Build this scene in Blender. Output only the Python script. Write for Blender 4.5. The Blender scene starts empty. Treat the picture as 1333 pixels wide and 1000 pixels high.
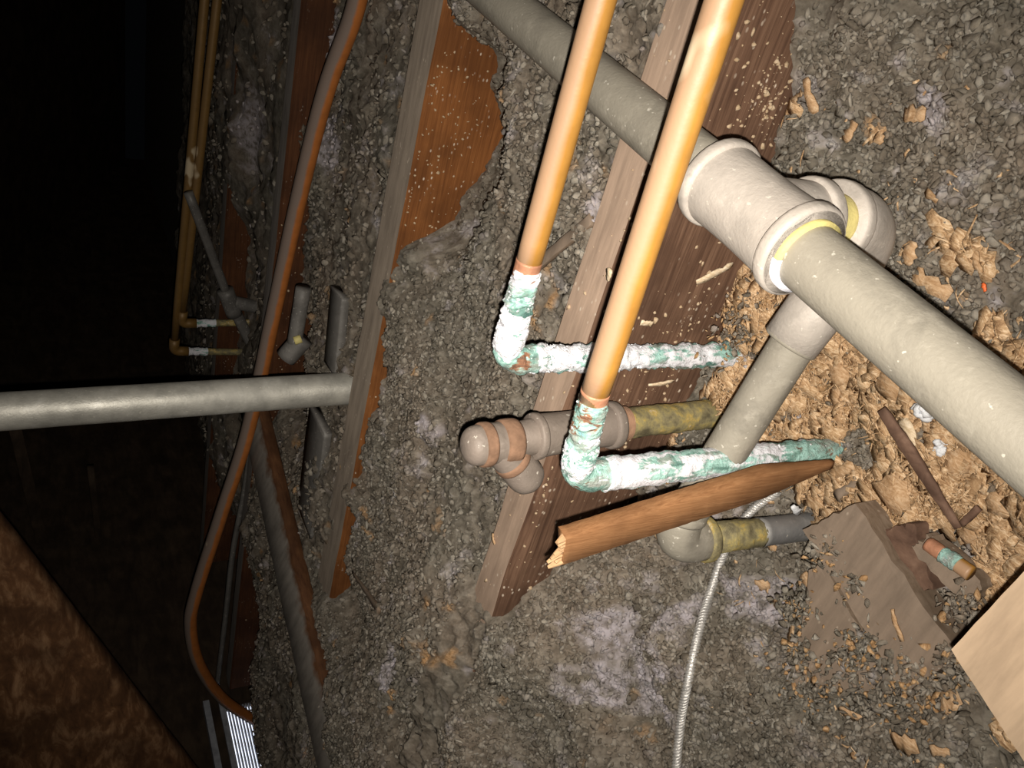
import bpy, math, random
import numpy as np
from mathutils import Vector, Matrix

rng = np.random.default_rng(7)
random.seed(7)
scene = bpy.context.scene
COL = scene.collection

# ------------------------------------------------------------------ camera, world, flash, exposure
CAM = np.array([0.0, 0.0, 0.33])
FPX = 1080.0
MW = np.array([[-0.42028976, 0.57962543, -0.69813386],
               [-0.24468494, -0.81328193, -0.52792213],
               [-0.87377674, -0.05105742, 0.48363968]])      # camera axes (columns) in world axes
cd = bpy.data.cameras.new('camera')
cam = bpy.data.objects.new('camera', cd); COL.objects.link(cam)
cd.sensor_width = 36.0; cd.lens = FPX * 36.0 / 1333.0
cd.clip_start = 0.01; cd.clip_end = 50
m4 = Matrix([[MW[i][j] for j in range(3)] + [CAM[i]] for i in range(3)] + [[0, 0, 0, 1]])
cam.matrix_world = m4
scene.camera = cam

w = bpy.data.worlds.new('attic_air'); scene.world = w; w.use_nodes = True
w.node_tree.nodes['Background'].inputs[0].default_value = (0.75, 0.85, 1.0, 1)
w.node_tree.nodes['Background'].inputs[1].default_value = 0.0012

ld = bpy.data.lights.new('phone_flash', 'AREA'); ld.shape = 'DISK'; ld.size = 0.005
ld.energy = 3.1; ld.spread = math.radians(112); ld.color = (1.0, 0.93, 0.82)
fl = bpy.data.objects.new('phone_flash', ld); COL.objects.link(fl)
off = MW @ np.array([0.0045, -0.0120, 0.0])
R3 = Matrix([[MW[i][j] for j in range(3)] for i in range(3)]) @ Matrix.Rotation(math.radians(8), 3, 'Y')
fl.matrix_world = Matrix.Translation(Vector(CAM + off)) @ R3.to_4x4()

vs = scene.view_settings
vs.view_transform = 'Standard'; vs.look = 'None'; vs.gamma = 1; vs.use_curve_mapping = False
vs.exposure = 0.0

# ------------------------------------------------------------------ pixel -> place helpers
def ray(p): return MW @ np.array([(p[0] - 666.5) / FPX, (500 - p[1]) / FPX, -1.0])
def on(p, ax, v):
    r = ray(p); return CAM + r * ((v - CAM[ax]) / r[ax])
def at(p, d): return CAM + ray(p) * d

# ------------------------------------------------------------------ noise
_T = rng.random((256, 256, 3))
def vnoise(x, y, s, k=0):
    x = np.asarray(x) / s + 37.3 * k; y = np.asarray(y) / s + 11.7 * k
    ix = np.floor(x).astype(int); iy = np.floor(y).astype(int)
    fx = x - ix; fy = y - iy; fx = fx * fx * (3 - 2 * fx); fy = fy * fy * (3 - 2 * fy)
    g = lambda a, b: _T[a & 255, b & 255, k % 3]
    return (g(ix, iy) * (1 - fx) + g(ix + 1, iy) * fx) * (1 - fy) + (g(ix, iy + 1) * (1 - fx) + g(ix + 1, iy + 1) * fx) * fy
def worley(x, y, s, k=0):
    x = x / s + 91 * k; y = y / s + 17 * k
    ix = np.floor(x).astype(int); iy = np.floor(y).astype(int)
    best = np.full(x.shape, 9.0); hid = np.zeros(x.shape)
    for dx in (-1, 0, 1):
        for dy in (-1, 0, 1):
            a = (ix + dx) & 255; b = (iy + dy) & 255
            px = ix + dx + _T[a, b, 0]; py = iy + dy + _T[a, b, 1]
            d = (px - x) ** 2 + (py - y) ** 2
            m = d < best; best = np.where(m, d, best); hid = np.where(m, _T[a, b, 2], hid)
    return np.sqrt(best), hid

# ------------------------------------------------------------------ insulation level
def idw(x, y, pts, p=4):
    n = np.zeros(x.shape); s = np.zeros(x.shape)
    for (a, b, z) in pts:
        wq = 1.0 / ((x - a) ** 2 + (y - b) ** 2 + 0.0004) ** (p / 2)
        n += wq * z; s += wq
    return n / s
B0 = [(.41,-.04,.035),(.415,.01,.016),(.39,-.1,-.03),(.39,0,-.055),(.39,.04,-.07),(.39,.08,-.09),(.39,.12,-.088),(.39,.165,-.10),(.39,.21,-.112),(.39,.3,-.125),(.39,.36,-.12),(.39,.42,-.10),(.39,.47,-.082),(.39,.51,-.045),
      (.39,.54,-.015),(.39,.58,.012),(.4,.7,.022),(.4,.9,.02),(.3,0,-.085),(.2,0,-.09),(.1,0,-.09),(.1,.1,-.1),(.3,.12,-.11),(.2,.12,-.112),(.3,.2,-.14),
      (.3,.27,-.155),(.2,.25,-.142),(.12,.2,-.13),(.3,.35,-.168),(.27,.385,-.17),(.33,.385,-.16),(.3,.43,-.14),(.3,.5,-.09),(.3,.65,-.05),(.22,.36,-.15),(.15,.3,-.135),(.2,.5,-.11),(.2,.65,-.09),(.1,.4,-.12),
      (0,.3,-.12),(0,.0,-.1),(.1,.7,-.1),(.3,.9,-.02),(.2,.9,-.05)]
B1 = [(.41,-.04,.035),(.42,.01,.016),(.42,.05,-.004),(.46,-.1,.02),(.46,0,.012),(.46,.05,.0),(.46,.1,-.012),(.46,.2,-.018),(.46,.4,-.02),(.46,.52,-.014),(.46,.62,.01),(.45,.7,.022),(.6,-.1,0),(.6,.15,-.015),(.6,.3,-.02),
      (.6,.6,-.005),(.6,1,.03),(.74,.0,.0),(.74,.12,-.012),(.74,.19,-.078),(.74,.23,-.086),(.74,.26,-.088),(.74,.34,-.07),(.74,.39,-.014),(.74,.45,-.006),(.74,.56,-.016),(.74,.7,-.008),(.74,.84,-.016),
      (.74,.9,-.03),(.74,.97,.012),(.5,.9,.03),(.74,1.2,.02)]
B2 = [(.84,-.1,-.02),(.84,.3,-.02),(.84,.6,-.015),(.84,.9,.0),(.84,1.05,.015),(1,.3,-.03),(1,.7,-.02),(1,1.1,0),(1.22,.2,-.06),(1.22,.35,-.06),(1.22,.46,-.02),(1.22,.57,-.05),
      (1.22,.7,-.05),(1.22,.78,-.10),(1.22,.9,-.09),(1.22,1.0,-.03),(1.22,1.2,0),(1,1.5,.0),(1.22,1.55,-.07),(1.1,1.85,-.12),(.9,1.5,.01),(.9,1.9,-.02)]
B3 = [(1.3,.3,-.02),(1.3,.9,-.03),(1.5,.6,-.03),(1.62,.9,-.06),(1.66,.6,.0),(1.62,1.3,-.01),(1.66,1.1,-.05),(1.62,.3,.005),(1.3,1.3,-.05),(1.3,1.7,-.14),(1.5,1.9,-.16),(2.5,1,-.08),(2.5,2.5,-.15)]
def sstep(x, a, b):
    t = np.clip((x - a) / (b - a), 0, 1); return t * t * (3 - 2 * t)
def H(x, y):
    x = np.asarray(x, float); y = np.asarray(y, float)
    a = sstep(x, .402, .434); b = sstep(x, .762, .815); c = sstep(x, 1.243, 1.278)
    h = idw(x, y, B0) * (1 - a) + idw(x, y, B1) * a
    h = h * (1 - b) + idw(x, y, B2) * b
    h = h * (1 - c) + idw(x, y, B3) * c
    return h + (vnoise(x, y, .06, 1) - .5) * .016 + (vnoise(x, y, .026, 2) - .5) * .011
def clumps(x, y, ret=False):
    wx = x + (vnoise(x, y, .006, 4) - .5) * .005; wy = y + (vnoise(x, y, .006, 5) - .5) * .005
    q = 1 - .8 * debris_mask(x, y)
    d, h = worley(wx, wy, .0125, 1); d2, h2 = worley(wx, wy, .0055, 2)
    if ret: return np.clip(.15 + .45 * h2 + .3 * h - .25 * np.clip(d2 * 1.6 - .6, 0, 1), 0, 1)  # tone per clump; last term puts the shade of the gaps into the colour
    return q * np.sqrt(np.clip(1 - d ** 2 / .7, 0, 1)) * (.0025 + .006 * h) + (1 - q) * vnoise(x, y, .016, 8) * .012 + np.sqrt(np.clip(1 - d2 ** 2 / .7, 0, 1)) * (.0012 + .0034 * h2)
def hit(p, lift=0.0):
    r = ray(p); ts = np.arange(.15, 3.5, .002)
    P = CAM[None] + r[None] * ts[:, None]
    below = P[:, 2] < H(P[:, 0], P[:, 1]) + lift
    i = int(np.argmax(below)) if below.any() else len(ts) - 1
    return P[i]
DEB = [(.30,.22,.06),(.22,.25,.07),(.17,.20,.05),(.29,.30,.05),(.36,.22,.035),(.24,.33,.05),(.15,.26,.05),(.36,.29,.03),(.2,.18,.035),(.385,.2,.02)]
NOD = [(*hit(p)[:2], s) for p, s in (((1120, 590), .014), ((1185, 765), .02), ((1245, 715), .018), ((1000, 740), .03), ((1280, 830), .02), ((1215, 570), .008))]
def debris_mask(x, y):
    m = np.zeros(np.shape(x))
    for a, b, s in DEB: m = np.maximum(m, np.exp(-((x - a) ** 2 + (y - b) ** 2) / (s * s)))
    for a, b, s in NOD: m = m - 1.1 * np.exp(-((x - a) ** 2 + (y - b) ** 2) / (s * s))
    m = m + (vnoise(x, y, .03, 3) - .5) * .7 + (vnoise(x, y, .012, 6) - .5) * .5
    return np.clip((m - .33) * 6, 0, 1)

# ------------------------------------------------------------------ node helpers
class N:
    def __init__(s, name):
        s.m = bpy.data.materials.new(name); s.m.use_nodes = True; s.t = s.m.node_tree
        s.b = s.t.nodes['Principled BSDF']; s.geo = s.t.nodes.new('ShaderNodeNewGeometry')
    def n(s, typ, **kw):
        nd = s.t.nodes.new('ShaderNode' + typ)
        for k, v in kw.items():
            if k in nd.inputs.keys(): s.put(nd.inputs[k], v)
            else: setattr(nd, k, v)
        return nd
    def put(s, sock, v):
        if isinstance(v, bpy.types.NodeSocket): s.t.links.new(v, sock)
        else:
            if isinstance(v, (tuple, list)) and sock.type == 'RGBA' and len(v) == 3: v = (*v, 1)
            sock.default_value = v
    def pos(s, scale=(1, 1, 1), rot=(0, 0, 0)):
        mp = s.n('Mapping'); s.put(mp.inputs['Vector'], s.geo.outputs['Position'])
        mp.inputs['Scale'].default_value = scale; mp.inputs['Rotation'].default_value = rot
        return mp.outputs[0]
    def noise(s, scale, detail=4, rough=.55, vec=None, dist=0):
        nd = s.n('TexNoise', Scale=scale, Detail=detail, Roughness=rough, Distortion=dist)
        s.put(nd.inputs['Vector'], vec if vec is not None else s.geo.outputs['Position'])
        return nd.outputs[0]
    def ramp(s, fac, stops):
        nd = s.n('ValToRGB'); s.put(nd.inputs[0], fac); e = nd.color_ramp.elements
        while len(e) < len(stops): e.new(.5)
        for q, (p_, c) in zip(e, stops):
            q.position = p_; q.color = (*c, 1) if not isinstance(c, float) else (c, c, c, 1)
        return nd.outputs[0]
    def mix(s, f, a, b):
        nd = s.n('MixRGB'); s.put(nd.inputs[0], f); s.put(nd.inputs[1], a); s.put(nd.inputs[2], b); return nd.outputs[0]
    def math(s, op, a, b=0.0):
        nd = s.n('Math'); nd.operation = op; s.put(nd.inputs[0], a); s.put(nd.inputs[1], b); nd.use_clamp = False; return nd.outputs[0]
    def attr(s, name):
        nd = s.n('Attribute'); nd.attribute_name = name; return nd.outputs['Fac']
    def nz(s):
        nd = s.n('SeparateXYZ'); s.put(nd.inputs[0], s.geo.outputs['Normal']); return nd.outputs
    def done(s, col, rough=.85, metal=0., bump=None, bd=.002, bs=.6, spec=.3):
        s.put(s.b.inputs['Base Color'], col); s.put(s.b.inputs['Roughness'], rough); s.put(s.b.inputs['Metallic'], metal)
        s.b.inputs['Specular IOR Level'].default_value = spec
        if bump is not None:
            bn = s.n('Bump'); s.put(bn.inputs['Height'], bump); bn.inputs['Distance'].default_value = bd; bn.inputs['Strength'].default_value = bs
            s.put(s.b.inputs['Normal'], bn.outputs[0])
        return s.m

def m_insul():
    k = N('cellulose_insulation')
    n1 = k.noise(9, 5); n2 = k.noise(95, 4, .6); n3 = k.noise(24, 4, .6); n5 = k.noise(320, 3, .6)
    base = k.ramp(n2, [(.3, (.10, .09, .072)), (.5, (.165, .148, .121)), (.7, (.26, .235, .195))])
    warm = k.mix(k.ramp(n1, [(.4, 0.), (.62, 1.)]), base, k.ramp(n2, [(.3, (.15, .118, .09)), (.7, (.27, .225, .18))]))
    fine = k.mix(k.ramp(n5, [(.3, .55), (.6, 0.)]), warm, (.085, .07, .058))
    pale = k.mix(k.math('MULTIPLY', k.ramp(n3, [(.60, 0.), (.70, 1.)]), k.ramp(n2, [(.35, .1), (.6, .85)])), fine, (.42, .385, .40))
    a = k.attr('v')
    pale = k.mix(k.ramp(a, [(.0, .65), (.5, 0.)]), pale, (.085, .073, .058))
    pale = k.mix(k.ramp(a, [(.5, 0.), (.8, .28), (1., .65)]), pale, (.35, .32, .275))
    lil = k.math('MULTIPLY', k.attr('pl'), k.ramp(n2, [(.35, .1), (.6, 1.)]))
    pale = k.mix(lil, pale, (.42, .38, .405))
    tan = k.ramp(k.noise(85, 7, .75, dist=3.0), [(.30, (.09, .05, .028)), (.43, (.28, .165, .08)), (.56, (.45, .28, .15)), (.68, (.60, .44, .29))])
    col = k.mix(k.attr('deb'), pale, tan)
    k.b.inputs['Subsurface Weight'].default_value = .55; k.b.inputs['Subsurface Radius'].default_value = (.004, .0036, .0032); k.b.inputs['Subsurface Scale'].default_value = 1.0
    return k.done(col, .95, 0, k.noise(500, 3, .6), .001, .35, .05)
def m_tan(name, a, b, c):
    k = N(name); n = k.noise(110, 6, .7, k.pos((1, 2.6, 1), (.3, .2, .6)), 2.0)
    col = k.ramp(n, [(.36, a), (.5, b), (.62, c)])
    v = k.attr('v')
    col = k.mix(k.ramp(v, [(0., .5), (.35, 0.)]), col, (.22, .13, .065))
    return k.done(col, .85, 0, k.noise(500, 3), .001, .5, .2)
def m_wood(name, dark, mid, light, grain_scale=(30, 2.0, 55), top=None, speck=.0, rot=(0, 0, 0)):
    k = N(name)
    g = k.noise(7, 5, .6, k.pos(grain_scale, rot), .6)
    g2 = k.noise(9, 5, .65, k.pos(tuple(v * .45 for v in grain_scale), rot), 1.2)
    f = k.math('ADD', k.math('MULTIPLY', g, .5), k.math('MULTIPLY', g2, .5))
    col = k.ramp(f, [(.34, dark), (.5, mid), (.66, light)])
    blot = k.ramp(k.noise(14, 4), [(.38, .55), (.6, 0.)])
    col = k.mix(blot, col, tuple(v * .6 for v in dark))
    if top:
        nz = k.nz()[2]; ed = k.math('ADD', nz, k.math('MULTIPLY', k.math('SUBTRACT', k.noise(40, 4), .5), .35))
        tcol = k.ramp(k.noise(30, 5, .6, k.pos((3, .5, 3))), [(.3, tuple(v * .7 for v in top)), (.55, top), (.75, tuple(min(1, v * 1.2) for v in top))])
        col = k.mix(k.ramp(ed, [(.76, 0.), (.88, 1.)]), col, tcol)
    if speck:
        vo = k.n('TexVoronoi', Scale=190.0); k.put(vo.inputs['Vector'], k.pos((1, .6, 1)))
        sel = k.math('MULTIPLY', k.ramp(vo.outputs['Distance'], [(.12, 1.), (.22, 0.)]), k.ramp(k.noise(22, 3), [(.5, 0.), (.62, 1.)]))
        sel = k.math('MULTIPLY', sel, speck)
        col = k.mix(sel, col, (.62, .52, .42))
    return k.done(col, .8, 0, f, .0015, .35, .2)
def m_galv(name, base, dust, amt=.6, metal=.35):
    k = N(name); n = k.noise(38, 5, .6); n2 = k.noise(10, 4)
    b = k.ramp(n, [(.3, tuple(v * .7 for v in base)), (.55, base), (.75, tuple(min(1, v * 1.2) for v in base))])
    d = k.math('ADD', k.nz()[2], k.math('MULTIPLY', k.math('SUBTRACT', n2, .5), .9))
    f = k.ramp(d, [(-.0, 0.), (.35, 1.)])
    f = k.math('MULTIPLY', f, amt)
    col = k.mix(f, b, dust)
    b2 = k.noise(26, 6, .68, dist=.4)
    col = k.mix(k.ramp(b2, [(.34, .5), (.5, 0.)]), col, tuple(v * .62 for v in base))
    col = k.mix(k.ramp(k.noise(65, 5, .7), [(.55, 0.), (.68, .45)]), col, tuple(min(1, v * 1.25 + .04) for v in dust))
    vo = k.noise(240, 2); col = k.mix(k.ramp(vo, [(.68, 0.), (.73, .6)]), col, (.7, .66, .58))
    mt = k.math('MULTIPLY', k.math('SUBTRACT', 1.0, f), metal)
    return k.done(col, k.ramp(n2, [(.3, .42), (.7, .7)]), mt, k.noise(420, 3), .0006, .5, .35)
def m_copper(name='aged_copper', th=(.58, .82), dust=(.38, .24, .155), base=(.44, .215, .042)):
    k = N(name); n2 = k.noise(22, 4); n = k.noise(70, 4)
    b = k.ramp(n, [(.3, tuple(v * .8 for v in base)), (.65, base)])
    d = k.math('ADD', k.nz()[2], k.math('MULTIPLY', k.math('SUBTRACT', n2, .5), .5))
    f = k.ramp(d, [(-.25 + .5, 0.), (.75, .95)]) if False else k.ramp(k.math('ADD', k.math('MULTIPLY', d, .5), .5), [(th[0], 0.), (th[1], .88)])
    col = k.mix(f, b, dust)
    col = k.mix(k.ramp(k.noise(16, 3, .6, k.pos((1, .5, 1))), [(.66, 0.), (.70, .7)]), col, (.72, .60, .42))
    return k.done(col, .5, k.math('MULTIPLY', k.math('SUBTRACT', 1.0, f), .15), k.noise(300, 2), .0004, .3, .5)
def m_crust(name, teal=.5):
    # carbonate and verdigris growths on copper; attribute c runs 0 (bare brown copper) .. 1 (thick white salt)
    k = N(name); c = k.attr('c')
    st = k.pos((1.6, 1.6, .55), (0, 0, 0))
    n = k.noise(95, 6, .7, st, .8); n2 = k.noise(70, 5, .65, st, .5); n3 = k.noise(55, 4, .6, k.pos((1.3, 1.3, .8), (.5, .2, 0)))
    tealc = k.ramp(n2, [(.30, (.06, .13, .115)), (.42, (.17, .31, .27)), (.52, (.36, .58, .53)), (.60, (.22, .40, .36)), (.70, (.16, .36, .44))])
    tealc = k.mix(k.ramp(n3, [(.50, 0.), (.60, .75)]), tealc, k.ramp(n, [(.35, (.16, .15, .125)), (.6, (.33, .32, .30))]))
    white = k.ramp(n, [(.3, (.42, .50, .50)), (.45, (.68, .68, .73)), (.58, (.72, .71, .76)), (.7, (.60, .76, .74))])
    brown = k.ramp(n, [(.35, (.10, .07, .055)), (.6, (.36, .15, .07))])
    x = k.math('ADD', c, k.math('MULTIPLY', k.math('SUBTRACT', n, .5), 1.6))
    x = k.math('ADD', x, k.math('MULTIPLY', k.math('SUBTRACT', n3, .5), .9))
    col = k.mix(k.ramp(x, [(.14, 0.), (.26, 1.)]), brown, tealc)
    y = k.math('ADD', x, k.math('MULTIPLY', k.math('SUBTRACT', n2, .5), 1.0))
    col = k.mix(k.ramp(y, [(.56 + .12 * teal, 0.), (.70 + .12 * teal, 1.)]), col, white)
    return k.done(col, .85, 0, k.noise(380, 4, .7), .0015, .9, .25)
PALE = [(800,810,.022),(850,880,.03),(790,900,.02),(512,870,.022),(1000,770,.022),(1020,790,.015),(1215,130,.012),(640,110,.015),(790,270,.012),(560,560,.02),(1130,820,.012),(900,800,.015),(1190,530,.01),(440,60,.04),(430,190,.05),(330,170,.07),(340,350,.05),(1060,540,.012),(930,690,.015)]
def pale_mask(x, y):
    m = np.zeros(np.shape(x))
    for a, b, s in PALEW: m = np.maximum(m, np.exp(-((x - a) ** 2 + (y - b) ** 2) / (s * s)))
    return np.clip((m + (vnoise(x, y, .014, 7) - .5) * .9 - .3) * 3, 0, 1)
PALEW = [(*hit((a, b))[:2], s) for a, b, s in PALE]
def flat(name, c, rough=.8, metal=0., bump=200, var=.3):
    k = N(name); n = k.noise(bump / 4, 4)
    col = k.ramp(n, [(.3, tuple(v * (1 - var) for v in c)), (.7, tuple(min(1, v * (1 + var)) for v in c))])
    return k.done(col, rough, metal, k.noise(bump, 3), .001, .5)

M = {}
M['insul'] = m_insul()
M['shred'] = m_tan('chewed_wood_fibre', (.27, .155, .08), (.50, .325, .18), (.72, .54, .36))
M['chip'] = m_tan('tan_chip', (.34, .20, .10), (.47, .30, .17), (.58, .41, .26))
M['palechip'] = m_tan('pale_splinter', (.50, .38, .24), (.66, .52, .36), (.78, .66, .50))
M['joist'] = m_wood('joist_wood_near', (.065, .033, .021), (.135, .074, .047), (.205, .12, .078), top=(.43, .31, .235), speck=1.)
M['joist2'] = m_wood('joist_wood_orange', (.13, .045, .013), (.21, .077, .022), (.29, .115, .036), top=(.38, .31, .25), speck=.9)
M['joist3'] = m_wood('joist_wood_far', (.05, .019, .009), (.085, .032, .013), (.12, .048, .02), top=(.27, .24, .22), speck=.4)
M['rafter'] = m_wood('rafter_wood', (.05, .022, .010), (.12, .055, .024), (.30, .17, .09), grain_scale=(4, 4, 10))
M['web'] = m_wood('web_wood', (.06, .024, .011), (.11, .048, .021), (.15, .068, .03), grain_scale=(6, 6, 20), top=(.19, .17, .15))
M['plate'] = m_wood('plate_wood', (.13, .09, .06), (.22, .16, .115), (.29, .22, .165), grain_scale=(14, 14, 30), top=(.25, .19, .145), speck=.7)
M['beige'] = m_wood('beige_board', (.42, .30, .20), (.50, .37, .26), (.56, .43, .31), grain_scale=(3, 6, 10), top=(.48, .35, .24))
M['lath'] = m_wood('lath_wood', (.17, .075, .03), (.26, .125, .054), (.34, .175, .08), grain_scale=(90, 90, 6))
M['lathend'] = flat('split_wood', (.42, .26, .14), .9, 0, 500)
M['darkstick'] = m_wood('dark_splinter_wood', (.08, .045, .032), (.17, .10, .07), (.27, .17, .12), grain_scale=(10, 10, 10))
M['galv'] = m_galv('dusty_galvanized_steel', (.26, .237, .198), (.305, .278, .23), .75, .1)
M['tee'] = m_galv('pale_tee_steel', (.46, .415, .375), (.48, .43, .385), .6, .15)
M['galvC'] = m_galv('dull_steel_fitting', (.20, .165, .14), (.215, .175, .15), .7, .1)
M['bare'] = m_galv('bare_grey_steel', (.24, .235, .235), (.28, .27, .26), .5, .4)
M['vent'] = m_galv('grey_vent_steel', (.48, .465, .42), (.44, .43, .40), .5, .45)
M['farsteel'] = m_galv('far_steel', (.15, .14, .13), (.18, .17, .16), .6, .2)
M['brassy'] = N('corroded_yellow_nipple')
k = M['brassy']; nn = k.noise(75, 5, .65)
M['brassy'] = k.done(k.ramp(nn, [(.32, (.10, .085, .05)), (.45, (.21, .18, .10)), (.54, (.30, .25, .11)), (.60, (.42, .30, .09)), (.68, (.50, .46, .36))]), .7, .15, nn, .002, .8)
M['rust'] = flat('rusty_thread', (.19, .11, .07), .9, 0, 300, .4)
M['yellow'] = flat('yellow_thread_sealant', (.58, .50, .20), .6, 0, 300, .15)
M['whitetape'] = flat('white_thread_tape', (.82, .82, .90), .6, 0, 300, .08)
M['copper'] = m_copper()
M['heat'] = flat('heat_darkened_copper', (.42, .20, .12), .55, .2, 300, .3)
M['bentcu'] = m_copper('dusty_far_copper', (.52, .66), (.17, .15, .135), (.45, .15, .035))
M['farcu'] = m_copper('far_copper', (.6, .8), (.17, .10, .04), (.20, .11, .03))
M['crust'] = m_crust('verdigris_crust', .4)
M['crustB'] = m_crust('green_crust', 1.1)
M['salt'] = flat('white_salt_growth', (.66, .67, .70), .9, 0, 600, .1)
M['steelcable'] = flat('braided_steel', (.68, .66, .64), .38, .6, 900, .2)
M['rubber'] = flat('dark_sheathing', (.03, .025, .02), .7, 0)
M['deck'] = m_wood('roof_deck_wood', (.03, .02, .014), (.06, .04, .026), (.09, .06, .04), grain_scale=(2, 2, 6))
M['gyp'] = flat('ceiling_board', (.14, .12, .10), .95, 0)
M['frame'] = flat('grey_vent_frame', (.35, .36, .40), .6, 0)
M['slat'] = flat('louvre_slat', (.45, .47, .52), .6, 0)
k = N('daylight'); k.b.inputs['Emission Color'].default_value = (.86, .9, 1, 1); k.b.inputs['Emission Strength'].default_value = 1.3
k.b.inputs['Base Color'].default_value = (.8, .85, 1, 1); M['day'] = k.m
M['red'] = flat('orange_red_crumb', (.7, .14, .04), .5)

# ------------------------------------------------------------------ mesh helpers
def obj(name, V, F, mat, parent=None, smooth=True, attrs=None, loc=None):
    V = np.asarray(V, float)
    if parent is not None: o0 = np.array(parent['_o'])
    elif loc is not None: o0 = np.asarray(loc, float)
    else:
        o0 = V.mean(0); o0[2] = V[:, 2].min()
    me = bpy.data.meshes.new(name)
    if isinstance(F, np.ndarray):
        nf, k_ = F.shape
        me.vertices.add(len(V)); me.vertices.foreach_set('co', (V - o0).astype(np.float32).ravel())
        me.loops.add(nf * k_); me.loops.foreach_set('vertex_index', F.astype(np.int32).ravel())
        me.polygons.add(nf); me.polygons.foreach_set('loop_start', np.arange(0, nf * k_, k_, dtype=np.int32))
        me.update(calc_edges=True)
    else:
        me.from_pydata([tuple(v) for v in (V - o0)], [], F); me.update()
    if smooth: me.polygons.foreach_set('use_smooth', np.ones(len(me.polygons), bool))
    for an, av in (attrs or {}).items():
        a = me.attributes.new(an, 'FLOAT', 'POINT'); a.data.foreach_set('value', np.asarray(av, np.float32))
    me.materials.append(mat)
    o = bpy.data.objects.new(name, me); COL.objects.link(o)
    if parent is not None: o.parent = parent; o['_o'] = list(parent['_o'])
    else: o.location = o0; o['_o'] = list(map(float, o0))
    return o
def tag(o, label, cat, group=None, kind=None):
    o['label'] = label; o['category'] = cat
    if group: o['group'] = group
    if kind: o['kind'] = kind
    return o
def thing(name, label, cat, loc, group=None):
    o = bpy.data.objects.new(name, None); COL.objects.link(o); o.location = loc; o.empty_display_size = .02
    o['_o'] = [float(v) for v in loc]
    return tag(o, label, cat, group)
def nrm(v): v = np.asarray(v, float); return v / (np.linalg.norm(v) + 1e-12)
def tube(pts, rad, seg=28, noise=0.0, ns=.006, seed=0, caps=True, ell=None):
    P = np.asarray(pts, float); n = len(P); rad = np.full(n, rad) if np.isscalar(rad) else np.asarray(rad, float)
    T = np.gradient(P, axis=0); T /= np.linalg.norm(T, axis=1)[:, None] + 1e-12
    u = nrm(np.cross(T[0], [0.13, .31, .94] if abs(T[0][2]) < .9 else [1, .1, 0])); V = []
    s = np.concatenate([[0], np.cumsum(np.linalg.norm(np.diff(P, axis=0), axis=1))])
    th = np.linspace(0, 2 * np.pi, seg, endpoint=False)
    for i in range(n):
        u = nrm(u - T[i] * np.dot(u, T[i])); v = np.cross(T[i], u)
        r = rad[i] * np.ones(seg)
        if noise:
            a = np.cos(th) * rad[i] + 5 + seed; b = np.sin(th) * rad[i] + s[i] * 1.0 + 3
            r = r + noise * (vnoise(a + s[i] * .7, b, ns, 1) + .6 * vnoise(a, b + s[i], ns * .45, 2) + .4 * vnoise(a - s[i], b, ns * .25, 4) - 1.0)
        V.append(P[i] + (np.cos(th) * r)[:, None] * u + (np.sin(th) * r)[:, None] * v)
    V = np.concatenate(V); F = []
    for i in range(n - 1):
        for j in range(seg):
            F.append((i * seg + j, i * seg + (j + 1) % seg, (i + 1) * seg + (j + 1) % seg, (i + 1) * seg + j))
    if caps: F.append(tuple(range(seg))[::-1]); F.append(tuple(range((n - 1) * seg, n * seg)))
    return V, F
def line(a, b, n=2):
    a = np.asarray(a, float); b = np.asarray(b, float); return [a + (b - a) * t for t in np.linspace(0, 1, n)]
def bend(a, c, b, r, n=12):
    """arc that rounds corner c between points a and b; returns arc points"""
    a, b, c = map(lambda q: np.asarray(q, float), (a, b, c)); d1 = nrm(a - c); d2 = nrm(b - c)
    p1 = c + d1 * r; p2 = c + d2 * r
    return [p1 * (1 - t) ** 2 * 1 + c * 2 * t * (1 - t) * 1 + p2 * t * t for t in np.linspace(0, 1, n)]
def join(*parts):
    V = []; F = []; o = 0
    for v, f in parts:
        V.append(np.asarray(v)); F += [tuple(i + o for i in q) for q in f]; o += len(v)
    return np.concatenate(V), F
def ring(c, d, r, wd, n=5, k=.25):
    """rounded bead ring around an axis"""
    d = nrm(d); c = np.asarray(c, float); ts = np.linspace(-1, 1, 7)
    return tube([c + d * wd / 2 * t for t in ts], [r * (1 - k * .22 * (t ** 4)) for t in ts], 32)
def board(p0, p1, side, up, wd, th, nseg=24, jit=.0, bevel=.0015, taper=None):
    """bar from p0 to p1; side/up are cross axes; p0,p1 are the centre of the top face"""
    p0 = np.asarray(p0, float); p1 = np.asarray(p1, float); d = nrm(p1 - p0)
    side = nrm(side - d * np.dot(side, d)); up = nrm(np.cross(side, d)) if up is None else nrm(up - d * np.dot(up, d) - side * np.dot(up, side))
    b = min(bevel, wd * .2, th * .2); W = wd / 2
    prof = [(-W + b, 0), (W - b, 0), (W, -b), (W, -th + b), (W - b, -th), (-W + b, -th), (-W, -th + b), (-W, -b)]
    V = []; F = []; k_ = len(prof)
    for i, t in enumerate(np.linspace(0, 1, nseg + 1)):
        sc = 1 if taper is None else taper(t); c = p0 + (p1 - p0) * t
        for (a, z) in prof: V.append(c + side * a * sc + up * z * sc + (rng.random(3) - .5) * jit)
    for i in range(nseg):
        for j in range(k_):
            F.append((i * k_ + j, (i + 1) * k_ + j, (i + 1) * k_ + (j + 1) % k_, i * k_ + (j + 1) % k_))
    F.append(tuple(range(k_))); F.append(tuple(range(nseg * k_, (nseg + 1) * k_))[::-1])
    return np.array(V), F
_ph = (1 + 5 ** .5) / 2
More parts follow.
